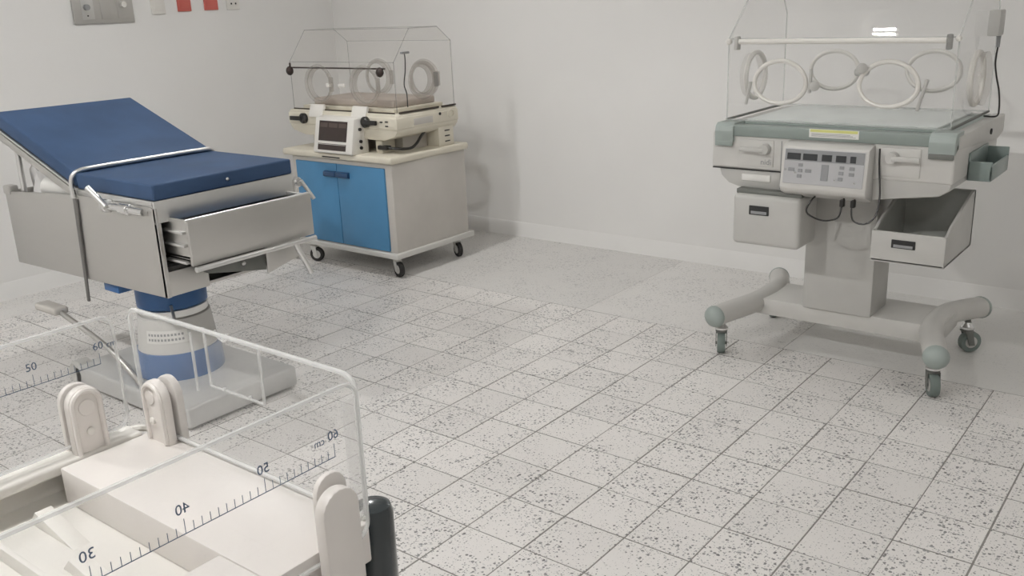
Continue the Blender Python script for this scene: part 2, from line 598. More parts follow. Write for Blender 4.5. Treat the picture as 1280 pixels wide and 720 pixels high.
# ------------------------------------------------------------------ castors
def castor(parent, x, y, ztop, r, w, yaw, wheel_m, fork_m, twin=False, collar=None, cap=None):
    """swivel castor: fork as the part, wheel below it as its sub-part"""
    ax = Vector((math.cos(yaw), math.sin(yaw), 0))
    fwd = Vector((-ax.y, ax.x, 0))
    c = Vector((x, y, r))
    off = fwd * (r * 0.35)
    f = G()
    f.cyl((x + off.x, y + off.y, r * 2.02), (x + off.x, y + off.y, ztop), 0.011, n=14)
    f.lathe((x + off.x, y + off.y, r * 2.02), [(0.02, 0), (0.024, 0.003), (0.024, 0.010), (0.016, 0.014)], 18)
    for s in (-1, 1):
        o = ax * (s * (w / 2 + 0.004))
        a = c + o
        b = Vector((x + off.x, y + off.y, r * 2.04)) + o
        wv = fwd * (r * 0.42)
        f.sheet([a - fwd * 0.012 - Vector((0, 0, 0.012)), a + fwd * 0.012 - Vector((0, 0, 0.012)), b + wv * 0.8, b - wv * 0.8], 0.003 * s)
    f.box(-w / 2 - 0.006, w / 2 + 0.006, -r * 0.42, r * 0.42, -0.002, 0.004, mat=frame(Vector((x + off.x, y + off.y, r * 2.03)), ax, fwd))
    f.cyl(c - ax * (w / 2 + 0.008), c + ax * (w / 2 + 0.008), 0.006, n=10)
    fo = f.obj('caster', fork_m, parent)
    wl = G()
    wl.lathe(c - ax * (w / 2), [(r * 0.55, 0.002), (r * 0.6, 0), (r * 0.93, 0), (r, w * 0.18), (r, w * 0.82), (r * 0.93, w), (r * 0.6, w), (r * 0.55, w - 0.002)], 28, ax)
    wl.obj('wheel', wheel_m, fo)
    hub = G()
    hub.lathe(c - ax * (w / 2 + 0.001), [(r * 0.2, 0), (r * 0.56, 0.001), (r * 0.56, w + 0.001), (r * 0.2, w + 0.002)], 20, ax)
    hub.obj('hub', cap or fork_m, fo)
    if collar:
        G().lathe((x + off.x, y + off.y, ztop - 0.038), [(0.020, 0), (0.027, 0.003), (0.027, 0.011), (0.020, 0.016), (0.014, 0.03)], 20).obj('collar', collar, fo)
    return fo


# ------------------------------------------------------------------ incubator on wheels, right of the room
R = thing('infant_incubator', 'large grey hospital incubator with four white oval portholes on a wheeled pedestal', 'incubator', (0.41, 0.9, 0))
# pedestal
G().box(0.03, 0.80, 0.80, 1.06, 0.135, 0.205, 0.006).obj('base_beam', IGREY, R)
G().box(0.272, 0.545, 0.785, 0.985, 0.2, 0.74, 0.008).obj('column', IGREY2, R)
for s, xe, xm in ((-1, -0.015, 0.075), (1, 0.845, 0.755)):
    pts = [(xe - s * 0.004, 0.585, 0.168), (xe - s * 0.03, 0.66, 0.174), (xm + s * 0.012, 0.80, 0.182), (xm, 0.93, 0.184), (xm + s * 0.012, 1.06, 0.182), (xe - s * 0.03, 1.18, 0.174), (xe - s * 0.004, 1.24, 0.168)]
    lg = G().tube(pts, 0.043, n=20, smooth=6).obj('base_leg', IGREY, R)
    for q, dr in ((pts[0], (s * 0.2, -1, -0.05)), (pts[-1], (s * 0.2, 1, -0.05))):
        d = Vector(dr).normalized()
        G().lathe(Vector(q) - d * 0.006, [(0.044, 0), (0.0455, 0.004), (0.0455, 0.010), (0.040, 0.024), (0.026, 0.036), (0.0, 0.041)], 22, d).obj('end_cap', SAGE_L, lg)
for x, y, yaw in ((0.0, 0.625, 0.45), (0.83, 0.63, 0.5), (0.83, 1.165, 2.3), (0.0, 1.165, 0.3)):
    castor(R, x, y, 0.135, 0.043, 0.032, yaw, WHEELG, GREYIN, collar=CHROME, cap=IGREY2)
# body: belly, side cheeks and the deck
G().prism([(0.045, 0.785), (-0.005, 0.785), (0.005, 0.755), (0.035, 0.728), (0.075, 0.716), (0.30, 0.712), (0.56, 0.708), (0.80, 0.742), (0.835, 0.765), (0.838, 0.80), (0.045, 0.80)], 'y', 0.575, 1.17, 0.005).obj('underbody', IGREY2, R)
bd = G().box(-0.035, 0.842, 0.57, 1.20, 0.785, 0.925, 0.010, 3).obj('body', IGREY, R)
G().prism([(0.60, 0.925), (0.60, 0.90), (1.19, 0.86), (1.275, 0.875), (1.28, 0.945), (0.60, 0.945)], 'x', 0.80, 0.845, 0.005).obj('side_rail', IGREY, R)
G().prism([(0.60, 0.925), (0.60, 0.90), (1.19, 0.86), (1.275, 0.875), (1.28, 0.945), (0.60, 0.945)], 'x', -0.036, 0.005, 0.005).obj('side_rail', IGREY, R)
G().box(0.0, 0.81, 0.60, 1.25, 0.90, 0.944, 0.004).obj('deck', SAGE_L, R)
G().box(0.05, 0.765, 0.562, 0.612, 0.910, 0.952, 0.004).obj('front_strip', SAGE, R)
for x0, x1 in ((-0.018, 0.056), (0.758, 0.842)):
    cl = G().prism([(0.555, 0.885), (0.563, 0.885), (0.66, 0.93), (0.66, 0.958), (0.575, 0.958), (0.560, 0.948), (0.553, 0.928)], 'x', x0, x1, 0.003).obj('corner_latch', SAGE_L, R)
    G().box(x0 + 0.002, x1 - 0.002, 0.553, 0.562, 0.872, 0.890, 0.002).obj('latch_lip', GREYIN if x0 > 0.5 else SAGE, cl)
lb = G().box(0.348, 0.525, 0.5603, 0.5628, 0.922, 0.952).obj('warning_label', PAPER, R, 'white sticker with a yellow band')
G().box(0.352, 0.521, 0.5597, 0.5605, 0.941, 0.9505).obj('yellow_band', YELLOW, lb)
for k in range(3):
    G().box(0.357, 0.515 - 0.01 * k, 0.5597, 0.5605, 0.9265 + 0.0042 * k, 0.928 + 0.0042 * k).obj('print_line', BTN, lb)
# front access panels with turning handles
G().box(0.075, 0.215, 0.566, 0.574, 0.800, 0.900, 0.003).obj('handle_plate', IGREY, R)
G().box(0.60, 0.735, 0.566, 0.574, 0.800, 0.900, 0.003).obj('handle_plate', IGREY, R)
for x, s in ((0.185, -1), (0.645, 1)):
    hd = G().cyl((x, 0.568, 0.868), (x, 0.538, 0.868), 0.021, 0.019, n=20).obj('turn_handle', IGREY2, R)
    G().box(min(x, x + s * 0.095), max(x, x + s * 0.095), 0.534, 0.548, 0.857, 0.875, 0.005).obj('grip', IGREY2, hd)
text_part('maker_lettering', 'nidi', 0.030, BTN, R, frame(Vector((0.187, 0.5655, 0.818)), (1, 0, 0), (0, 0, 1)))
G().box(0.09, 0.205, 0.5705, 0.5765, 0.742, 0.768, 0.002).obj('name_plate', PAPER, R)
G().box(-0.03, 0.27, 0.5685, 0.573, 0.783, 0.787).obj('body_seam', DARK, R)
G().box(0.243, 0.2455, 0.5685, 0.573, 0.72, 0.90).obj('body_seam', BTN, R)
# control unit, leaning back
cu = G().prism([(0.575, 0.70), (0.505, 0.728), (0.492, 0.745), (0.512, 0.895), (0.575, 0.908)], 'x', 0.272, 0.582, 0.006, 2).obj('control_unit', IGREY, R)
e_up = Vector((0, 0.020, 0.150)).normalized()


def cp(u0, u1, v0, v1, m, name, out, parent, th=0.0025):
    """a plate on the sloping face of the control unit; u along x, v up the slope"""
    F = frame(Vector((0.272, 0.4918, 0.745)), (1, 0, 0), e_up)
    return G().box(u0, u1, v0, v1, out - th, out + 0.0005, 0.0008, 1, mat=F).obj(name, m, parent)


pf = cp(0.012, 0.298, 0.018, 0.142, PANELG, 'panel_film', 0.002, R, 0.004)
cp(0.014, 0.296, 0.100, 0.140, BTN, 'display_strip', 0.0032, pf)
for a, b in ((0.022, 0.072), (0.080, 0.132), (0.148, 0.184), (0.198, 0.234), (0.248, 0.268)):
    cp(a, b, 0.104, 0.127, DISP, 'display', 0.0042, pf)
for a, b, c0, c1 in ((0.030, 0.053, 0.062, 0.074), (0.066, 0.082, 0.080, 0.091), (0.066, 0.082, 0.060, 0.072), (0.064, 0.080, 0.040, 0.052), (0.092, 0.115, 0.060, 0.072), (0.150, 0.176, 0.036, 0.092),
                     (0.214, 0.230, 0.080, 0.091), (0.212, 0.229, 0.060, 0.072), (0.212, 0.228, 0.040, 0.052), (0.248, 0.266, 0.078, 0.090), (0.248, 0.266, 0.058, 0.070)):
    cp(a, b, c0, c1, BTN, 'button', 0.0042, pf)
for a, c0 in ((0.018, 0.066), (0.056, 0.058), (0.200, 0.042), (0.270, 0.036)):
    F = frame(Vector((0.272, 0.4918, 0.745)), (1, 0, 0), e_up)
    G().ball(F @ Vector((a, c0, 0.004)), 0.004, 10).obj('knob', CHROME, pf)
G().tube([(0.39, 0.54, 0.712), (0.385, 0.515, 0.70), (0.375, 0.505, 0.66), (0.43, 0.50, 0.637), (0.488, 0.50, 0.650), (0.497, 0.515, 0.69), (0.497, 0.535, 0.715)], 0.0032, n=8, smooth=6).obj('cable', BLACK, R)
G().tube([(0.535, 0.535, 0.715), (0.533, 0.512, 0.69), (0.545, 0.50, 0.648), (0.585, 0.50, 0.640), (0.615, 0.515, 0.668), (0.618, 0.54, 0.73), (0.602, 0.562, 0.83), (0.598, 0.566, 0.895)], 0.0032, n=8, smooth=6).obj('cable', BLACK, R)
G().box(0.49, 0.504, 0.508, 0.53, 0.69, 0.715, 0.002).obj('plug', BLACK, R)
G().box(0.528, 0.542, 0.508, 0.53, 0.69, 0.715, 0.002).obj('plug', BLACK, R)
# storage drawers under the body
dl = G().box(0.08, 0.345, 0.52, 0.70, 0.505, 0.700, 0.018, 3).obj('storage_drawer', IGREY2, R)
G().box(0.148, 0.226, 0.5165, 0.5235, 0.625, 0.660, 0.002).obj('finger_slot', DARK, dl)
G().box(0.155, 0.219, 0.516, 0.520, 0.628, 0.641, 0.002).obj('slot_lip', BTN, dl)
G().box(0.085, 0.34, 0.54, 0.70, 0.698, 0.716, 0.003).obj('drawer_rail', GREYIN, R)
# open right drawer: floor, back, two sloping cheeks, low front
dr_ = G()
dr_.box(0.598, 0.845, 0.545, 0.92, 0.50, 0.512, 0.003)
dr_.box(0.598, 0.845, 0.545, 0.557, 0.50, 0.612, 0.005)
dr_.box(0.598, 0.845, 0.90, 0.92, 0.50, 0.71, 0.003)
for x0 in (0.598, 0.835):
    dr_.prism([(0.548, 0.502), (0.92, 0.502), (0.92, 0.71), (0.87, 0.71), (0.61, 0.635), (0.57, 0.612), (0.548, 0.610)], 'x', x0, x0 + 0.010, 0.002)
dro = dr_.obj('storage_drawer', IGREY2, R, 'open drawer with sloping sides and shaded inside')
li = G()
li.quad((0.609, 0.558, 0.5128), (0.834, 0.558, 0.5128), (0.834, 0.90, 0.5128), (0.609, 0.90, 0.5128))
li.quad((0.609, 0.8988, 0.5128), (0.834, 0.8988, 0.5128), (0.834, 0.8988, 0.709), (0.609, 0.8988, 0.709))
li.quad((0.6092, 0.5585, 0.5128), (0.6092, 0.898, 0.5128), (0.6092, 0.898, 0.709), (0.6092, 0.5585, 0.61))
li.quad((0.8338, 0.5585, 0.5128), (0.8338, 0.898, 0.5128), (0.8338, 0.898, 0.705), (0.8338, 0.5585, 0.61))
li.obj('drawer_inside_shade', M('drawer_shade_grey', (0.43, 0.435, 0.41), 0.6, var=0.12), dro)  # inside faces of the same plastic, coloured darker for the shade within
G().box(0.668, 0.748, 0.5415, 0.548, 0.556, 0.586, 0.002).obj('finger_slot', DARK, dro)
G().box(0.675, 0.741, 0.541, 0.545, 0.558, 0.570, 0.002).obj('slot_lip', BTN, dro)
# teal side holder
th = G()
th.box(0.842, 0.92, 0.755, 1.02, 0.772, 0.780, 0.003)
th.box(0.842, 0.92, 0.755, 0.763, 0.775, 0.840, 0.003)
th.box(0.912, 0.92, 0.755, 1.02, 0.775, 0.828, 0.003)
th.box(0.842, 0.92, 1.012, 1.02, 0.775, 0.858, 0.003)
th.box(0.842, 0.850, 0.755, 1.02, 0.775, 0.868, 0.003)
th.obj('side_holder', TEAL, R)
G().cyl((0.842, 1.05, 0.905), (0.849, 1.05, 0.905), 0.011, n=14).obj('socket', DARK, R)
# mattress tray inside the hood
G().box(0.035, 0.775, 0.66, 1.17, 0.944, 0.953, 0.003).obj('mattress_tray', SAGE_L, R)
G().box(0.055, 0.755, 0.675, 1.155, 0.952, 0.962, 0.004).obj('mattress', MATTR_G, R)
# clear hood: lower front panel, sloping front, top, back and two ends
HX0, HX1 = -0.015, 0.80
prof = [(0.65, 0.958), (0.65, 1.262), (0.806, 1.40), (0.86, 1.42), (1.10, 1.42), (1.16, 1.40), (1.20, 1.34), (1.20, 0.958)]
hd = G()
for (ya, za), (yb, zb) in zip(prof[:-1], prof[1:]):
    hd._add([(HX0, ya, za), (HX1, ya, za), (HX1, yb, zb), (HX0, yb, zb)], [(0, 1, 2, 3)])
hood = hd.obj('hood', ACR_R, R, angle=20)
for x in (HX0, HX1):
    e = G()
    e._add([(x, y, z) for y, z in prof], [tuple(range(len(prof)))])
    e.obj('end_panel', ACR_R, hood)
    G().tube([(x, y, z) for y, z in prof], 0.0028, n=6).obj('hood_edge', ACR_RE, hood)
for y in (0.65, 1.20):
    G().tube([(HX0, y, 0.96), (HX1, y, 0.96)], 0.004, n=6).obj('hood_edge', ACR_RE, hood)
for x in (HX0, HX1):
    G().tube([(x, 0.65, 0.96), (x, 1.2, 0.96)], 0.005, n=6).obj('hood_gasket', GREYIN, hood)
G().tube([(HX0, 0.65, 1.262), (HX1, 0.65, 1.262)], 0.002, n=6).obj('hood_edge', ACR_RE, hood)
rod = G().cyl((0.03, 0.642, 1.252), (0.765, 0.642, 1.252), 0.0095, n=16).obj('hinge_rod', WHITE, hood)
G().ball((-0.012, 0.642, 1.252), 0.012, 12).obj('rod_end', WHITE, rod)
for x in (0.022, 0.772):
    G().box(x - 0.008, x + 0.008, 0.628, 0.658, 1.222, 1.272, 0.004).obj('hinge_clip', IGREY2 if x < .5 else ACR_CLIP, rod)
G().ball((0.80, 0.642, 1.258), 0.010, 12).obj('rod_end', WHITE, rod)
for cx in (0.197, 0.587):
    for cy, yy in ((0.64, 0), (1.208, 1)):
        p = G().ring((cx, cy, 1.106), 0.099, 0.077, 0.0085, 'xz', egg=-0.06 if yy == 0 else 0.0).obj('porthole', WHITE, hood)
        dsk = G()
        dsk._add([(cx + 0.094 * math.cos(2 * PI * k / 32), cy, 1.106 + 0.072 * math.sin(2 * PI * k / 32)) for k in range(32)], [tuple(range(32))])
        dsk.obj('porthole_door', ACR_R, p)
for x, ym in ((HX0 - 0.006, 0.92), (HX1 + 0.006, 0.92)):
    p = G().ring((x, ym, 1.106), 0.095, 0.090, 0.010, 'yz').obj('porthole', WHITE, hood)
    G().lathe((x, ym, 1.106), [(0.088, -0.03 if x < 0 else 0.0), (0.094, 0.03 if x > 0 else 0.0)], 28, (1, 0, 0), False).obj('porthole_cuff', CUFF, p)
# latches beside the front and back portholes
for a, b in (((0.085, 0.635, 1.105), (0.068, 0.635, 1.022)), ((0.715, 0.635, 1.125), (0.690, 0.635, 1.02)), ((0.315, 0.635, 1.155), (0.312, 0.635, 1.07))):
    G().tube([a, b], [0.007, 0.006], n=8).obj('porthole_latch', IGREY2, hood)
for c in ((0.33, 0.63, 1.095), (0.495, 0.63, 1.16)):
    G().lathe(c, [(0.016, 0), (0.018, 0.004), (0.018, 0.016), (0.012, 0.02)], 16, (0.5, -1, 0.1)).obj('latch_knob', IGREY2, hood)
G().cyl((0.295, 1.195, 1.10), (0.34, 1.17, 1.105), 0.016, 0.019, n=16).obj('latch_knob', IGREY2, hood)
# sensor module with its cable on the right end
sm = G().box(0.802, 0.842, 1.02, 1.10, 1.245, 1.335, 0.005).obj('sensor_module', IGREY2, R)
G().cyl((0.835, 1.06, 1.245), (0.835, 1.06, 1.205), 0.008, 0.006, n=12).obj('cable_boot', BTN, sm)
G().tube([(0.835, 1.06, 1.205), (0.833, 1.06, 1.15), (0.842, 1.06, 1.10), (0.855, 1.06, 1.05), (0.862, 1.06, 0.99), (0.848, 1.10, 0.955), (0.80, 1.13, 0.95)], 0.0032, n=8, smooth=6).obj('cable', BLACK, R)

# ------------------------------------------------------------------ older incubator on a cabinet, left
Lq = thing('infant_incubator', 'old cream incubator with clear hood on a grey cabinet with two blue doors', 'incubator', (-2.36, 1.0, 0))
G().box(-2.785, -1.935, 0.69, 1.335, 0.112, 0.142, 0.004).obj('base_frame', IGREY, Lq)
G().box(-2.765, -1.955, 0.715, 1.31, 0.14, 0.632, 0.006).obj('cabinet', GREYP, Lq)
for x0, x1, sx in ((-2.725, -2.3805, -2.43), (-2.3765, -2.005, -2.33)):
    d = G().box(x0, x1, 0.703, 0.7165, 0.148, 0.605, 0.003).obj('door', DOORB, Lq)
    hx = (-2.475, -2.3815) if x0 < -2.5 else (-2.3755, -2.275)
    G().prism([(0.704, 0.565), (0.684, 0.560), (0.682, 0.535), (0.704, 0.530)], 'x', hx[0], hx[1], 0.003).obj('handle', NAVY, d)
top = G().box(-2.825, -1.935, 0.692, 1.325, 0.630, 0.668, 0.012, 3).obj('counter_top', CREAM, Lq)
G().box(-2.475, -2.33, 0.688, 0.695, 0.640, 0.646, 0.002).obj('slot', DARK, top)
for x, y, yaw in ((-2.655, 0.735, 2.0), (-1.985, 0.745, 1.3), (-1.985, 1.24, 1.15), (-2.7, 1.25, 1.5)):
    castor(Lq, x, y, 0.114, 0.043, 0.026, yaw, RUBBER, IGREY)
# support pillars between the counter and the incubator
for x0, x1, y0, y1 in ((-2.06, -1.965, 1.11, 1.235), (-2.79, -2.72, 1.11, 1.235), (-2.15, -2.10, 0.80, 0.90), (-2.72, -2.62, 0.85, 0.95)):
    p = G().box(x0, x1, y0, y1, 0.666, 0.79, 0.004).obj('support', CREAM, Lq)
    if x1 > -2.0:
        for k in range(3):
            G().box(x1 - 0.001, x1 + 0.002, 1.16, 1.20, 0.69 + 0.03 * k, 0.696 + 0.03 * k).obj('vent_slot', DARK, p)
G().box(-2.6, -2.06, 0.92, 1.2, 0.667, 0.78, 0.005).obj('blower_housing', GREYP, Lq)
# body
G().prism([(-2.825, 0.79), (-2.80, 0.765), (-2.70, 0.742), (-2.05, 0.742), (-1.975, 0.765), (-1.952, 0.79), (-1.952, 0.872), (-1.965, 0.884), (-2.812, 0.884), (-2.825, 0.872)], 'y', 0.775, 1.262, 0.006).obj('body', CREAM, Lq)
G().box(-2.83, -1.948, 0.768, 1.268, 0.800, 0.868, 0.010, 3).obj('body_band', CREAM, Lq)
G().box(-1.949, -1.9455, 0.90, 1.05, 0.815, 0.850, 0.002).obj('name_plate', GREYP, Lq)
G().cyl((-1.95, 1.11, 0.853), (-1.944, 1.11, 0.853), 0.008, n=12).obj('screw', DARK, Lq)
G().ring((-1.946, 1.20, 0.845), 0.025, 0.02, 0.004, 'yz', n=20).obj('hose_port', CREAM, Lq)
for x, z in ((-2.06, 0.842), (-2.02, 0.845), (-2.02, 0.822)):
    G().box(x - 0.01, x + 0.01, 0.764, 0.769, z - 0.003, z + 0.003, 0.001).obj('screw', DARK, Lq)
G().box(-1.968, -1.958, 0.81, 1.12, 0.884, 0.893, 0.002).obj('gasket', SEAM, Lq)
G().box(-1.968, -1.958, 1.145, 1.262, 0.884, 0.893, 0.002).obj('gasket', SEAM, Lq)
G().box(-2.80, -1.98, 0.790, 0.797, 0.884, 0.891, 0.002).obj('gasket', SEAM, Lq)
# front door latches and knobs
for x0, x1 in ((-2.645, -2.53), (-2.295, -2.18)):
    G().prism([(0.762, 0.848), (0.80, 0.848), (0.80, 0.918), (0.785, 0.918)], 'x', x0, x1, 0.004).obj('hood_latch', WHITE, Lq)
for x, s in ((-2.685, -1), (-2.175, 1)):
    k = G().lathe((x, 0.772, 0.838), [(0.020, 0), (0.030, 0.004), (0.030, 0.020), (0.022, 0.028)], 20, (0, -1, 0)).obj('turn_knob', BLACK, Lq)
    G().box(min(x, x + s * 0.098), max(x, x + s * 0.098), 0.738, 0.754, 0.826, 0.850, 0.003).obj('grip', BLACK, k)
# control box standing on the counter, leaning back
cb = G().prism([(0.80, 0.668), (0.672, 0.668), (0.668, 0.676), (0.708, 0.858), (0.80, 0.866)], 'x', -2.515, -2.205, 0.006).obj('control_unit', WHITE, Lq)
F2 = frame(Vector((-2.515, 0.668, 0.676)), (1, 0, 0), Vector((0, 0.040, 0.182)))


def lp(u0, u1, v0, v1, m, name, out, parent):
    return G().box(u0, u1, v0, v1, out - 0.004, out, 0.0008, 1, mat=F2).obj(name, m, parent)


scn = lp(0.035, 0.262, 0.060, 0.170, BROWN, 'screen', 0.0015, cb)
scr2 = lp(0.035, 0.262, 0.010, 0.046, BROWN, 'keypad', 0.0015, cb)
for a, b in ((0.045, 0.105), (0.115, 0.185), (0.195, 0.255)):
    G().box(a, b, 0.135, 0.158, 0.001, 0.0022, mat=F2).obj('readout', M('readout_glass', (0.085, 0.060, 0.052), 0.2), cb)
G().box(0.04, 0.258, 0.040, 0.043, 0.001, 0.0024, mat=F2).obj('keypad_rim', GREYP, cb)
for z in (0.70, 0.735, 0.80):
    G().cyl((-2.205, 0.74, z), (-2.196, 0.74, z), 0.009, n=12).obj('socket', BLACK, cb)
G().cyl((-2.515, 0.75, 0.76), (-2.545, 0.75, 0.76), 0.012, n=12).obj('socket', BTN, cb)
G().box(-2.12, -2.05, 0.78, 0.82, 0.69, 0.712, 0.004).obj('cable_plug', BLACK, Lq)
G().tube([(-2.06, 0.80, 0.70), (-2.0, 0.83, 0.695), (-1.985, 0.90, 0.69), (-1.985, 0.95, 0.71), (-1.99, 0.99, 0.74), (-2.0, 1.03, 0.76)], 0.008, n=8, smooth=6).obj('cable', BLACK, Lq)
# mattress
G().box(-2.76, -2.02, 0.83, 1.22, 0.884, 0.905, 0.004).obj('mattress_tray', CREAM, Lq)
G().box(-2.70, -2.05, 0.86, 1.19, 0.904, 0.945, 0.012, 3).obj('mattress', MATTR, Lq)
# hood
LX0, LX1 = -2.805, -1.968
prof = [(0.80, 0.888), (0.80, 1.15), (0.93, 1.318), (1.148, 1.318), (1.252, 1.24), (1.256, 0.888)]
hd = G()
for (ya, za), (yb, zb) in zip(prof[:-1], prof[1:]):
    hd._add([(LX0, ya, za), (LX1, ya, za), (LX1, yb, zb), (LX0, yb, zb)], [(0, 1, 2, 3)])
hood = hd.obj('hood', ACR_L, Lq, angle=20)
for x in (LX0, LX1):
    e = G()
    e._add([(x, y, z) for y, z in prof], [tuple(range(len(prof)))])
    e.obj('end_panel', ACR_L, hood)
    G().tube([(x, y, z) for y, z in prof], 0.0028 if x > -2.5 else 0.002, n=6).obj('hood_edge', ACR_LE, hood)
for y, z in ((0.80, 1.15), (0.93, 1.318), (1.148, 1.318), (1.252, 1.24)):
    G().tube([(LX0, y, z), (LX1, y, z)], 0.0018, n=6).obj('hood_edge', ACR_LE, hood)
rod = G().cyl((-2.79, 0.795, 1.118), (-2.03, 0.795, 1.118), 0.0045, n=10).obj('hinge_rod', BROWN, hood)
for x in (-2.80, -2.065):
    G().ball((x, 0.79, 1.100), 0.022, 14, 1.2).obj('rod_knob', BROWN, rod)
G().box(-2.803, -2.795, 0.79, 0.80, 1.11, 1.145, 0.002).obj('rod_post', BROWN, rod)
for cx, cy in ((-2.56, 0.79), (-2.19, 0.79), (-2.56, 1.262), (-2.19, 1.262)):
    s = -1 if cy < 1 else 1
    p = G().ring((cx, cy, 1.03), 0.105, 0.098, 0.010, 'xz').obj('porthole', CUFF, hood)
    G().lathe((cx, cy, 1.03), [(0.098, 0.0), (0.085, 0.022), (0.080, 0.022), (0.090, 0.0)], 30, (0, -s, 0), False).obj('porthole_cuff', CUFF, p)
    G().box(cx + 0.095, cx + 0.120, cy - 0.012, cy + 0.004, 0.99, 1.07, 0.004).obj('porthole_latch', CUFF, p)
p = G().ring((-1.955, 1.0, 1.045), 0.098, 0.092, 0.011, 'yz').obj('porthole', CUFF, hood)
G().lathe((-1.955, 1.0, 1.045), [(0.094, 0.0), (0.075, 0.03), (0.068, 0.03), (0.086, 0.0)], 30, (-1, 0, 0), False).obj('porthole_cuff', CUFF, p)
G().box(-1.966, -1.948, 1.095, 1.118, 1.00, 1.08, 0.004).obj('porthole_latch', ACR_CLIP, p)
# two white catches on the front panel
for x in (-2.47, -2.37):
    G().box(x - 0.028, x + 0.022, 0.785, 0.797, 1.015, 1.035, 0.004).obj('door_catch', WHITE, hood)
G().tube([(-1.985, 0.90, 1.195), (-1.985, 0.905, 1.17), (-1.985, 0.90, 1.10), (-1.985, 0.885, 1.03), (-1.985, 0.90, 0.98), (-1.985, 0.90, 0.91)], 0.003, n=8, smooth=5).obj('probe_cable', DARK, hood)
G().box(-1.992, -1.972, 0.875, 0.93, 1.188, 1.200, 0.003).obj('probe_clip', BTN, hood)

# ------------------------------------------------------------------ obstetric table
B = thing('examination_table', 'stainless steel examination table with blue vinyl cushions and raised backrest', 'table', (-1.62, -0.85, 0))
# base
G().box(-2.02, -1.225, -1.09, -0.60, 0.012, 0.092, 0.010, 3).obj('base', BASEG, B)
for x, y in ((-1.96, -1.03), (-1.29, -1.03), (-1.96, -0.66), (-1.29, -0.66)):
    G().cyl((x, y, 0), (x, y, 0.014), 0.02, 0.017, n=14).obj('foot', RUBBER, B)
G().lathe((-1.62, -0.85, 0.09), [(0.165, 0), (0.165, 0.012), (0.16, 0.10), (0.158, 0.105)], 40).obj('column_boot', BLUE_P, B)
G().lathe((-1.62, -0.85, 0.195), [(0.152, 0), (0.150, 0.005), (0.136, 0.13), (0.128, 0.135)], 40).obj('column', IGREY, B)
G().lathe((-1.62, -0.85, 0.328), [(0.122, 0), (0.130, 0.004), (0.132, 0.03), (0.126, 0.035)], 40).obj('column_collar', STEEL_L, B)
G().lathe((-1.62, -0.85, 0.362), [(0.126, 0), (0.132, 0.004), (0.132, 0.12), (0.128, 0.125)], 40).obj('column_head', BLUE_P, B)
# rating label on the column, wrapped to its curve
lbm = G()
n = 8
rr = 0.1485
for k in range(n):
    a0, a1 = math.radians(-80 + 8 * k), math.radians(-80 + 8 * (k + 1))
    q = []
    for a, z in ((a0, 0.238), (a1, 0.238), (a1, 0.288), (a0, 0.288)):
        r_ = 0.1525 - (z - 0.195) * 0.105
        q.append((-1.62 + r_ * math.cos(a), -0.85 + r_ * math.sin(a), z))
    lbm.quad(*q)
lbo = lbm.obj('rating_label', PAPER, B, 'white printed label')
for zz in (0.253, 0.272):
    for k in range(11):
        a0 = math.radians(-76 + 5.1 * k)
        a1 = a0 + math.radians(3.2)
        q = []
        for a, z in ((a0, zz - 0.0045), (a1, zz - 0.0045), (a1, zz + 0.0045), (a0, zz + 0.0045)):
            r_ = 0.1530 - (z - 0.195) * 0.105
            q.append((-1.62 + r_ * math.cos(a), -0.85 + r_ * math.sin(a), z))
        G().quad(*q).obj('print_mark', BTN, lbo)
G().cyl((-1.50, -0.93, 0.385), (-1.40, -0.98, 0.345), 0.006, n=10).obj('lock_lever', STEEL, B)
G().box(-1.70, -1.60, -1.07, -0.58, 0.455, 0.485, 0.003).obj('cross_beam', BLUE_P, B)
# foot pedal
pd = G().tube([(-1.50, -1.07, 0.085), (-1.545, -1.10, 0.16), (-1.60, -1.11, 0.21), (-1.70, -1.11, 0.25), (-1.85, -1.11, 0.29), (-1.94, -1.11, 0.31), (-2.02, -1.11, 0.33)], 0.011, n=10, smooth=5).obj('pedal_arm', STEEL, B)
G().box(-2.155, -1.99, -1.14, -1.08, 0.316, 0.346, 0.010, 3).obj('pedal', GREYP, pd)
G().lathe((-2.02, -1.02, 0.05), [(0.04, 0), (0.055, 0.01), (0.055, 0.06), (0.045, 0.07)], 20, (0, -1, 0)).obj('pedal_hub', IGREY2, B)
# body: two side plates, foot end frame, floor
for y0, y1, nm in ((-1.085, -1.075, 'side_panel'), (-0.505, -0.495, 'side_panel')):
    G().prism([(-2.34, 0.478), (-1.2455, 0.50), (-1.2455, 0.815), (-1.75, 0.815), (-2.34, 0.775)], 'y', y0, y1, 0.002).obj(nm, STEEL, B)
G().box(-2.34, -1.26, -1.076, -0.504, 0.505, 0.515).obj('body_floor', STEEL, B)
G().box(-2.345, -2.335, -1.08, -0.50, 0.48, 0.775, 0.002).obj('end_panel', STEEL, B)
G().box(-1.262, -1.246, -1.085, -0.495, 0.762, 0.838, 0.003).obj('end_rail', STEEL_L, B)
G().box(-1.262, -1.246, -1.085, -1.068, 0.50, 0.762, 0.002).obj('end_post', STEEL, B)
G().box(-1.262, -1.246, -0.530, -0.495, 0.60, 0.762, 0.002).obj('end_post', STEEL, B)
G().box(-1.262, -1.246, -1.069, -0.915, 0.502, 0.590, 0.002).obj('end_plate', STEEL, B)
G().box(-1.76, -1.252, -1.085, -0.495, 0.815, 0.838, 0.003).obj('seat_frame', STEEL_L, B)
G().box(-1.75, -1.27, -1.07, -0.51, 0.60, 0.61).obj('shelf', DARK, B)
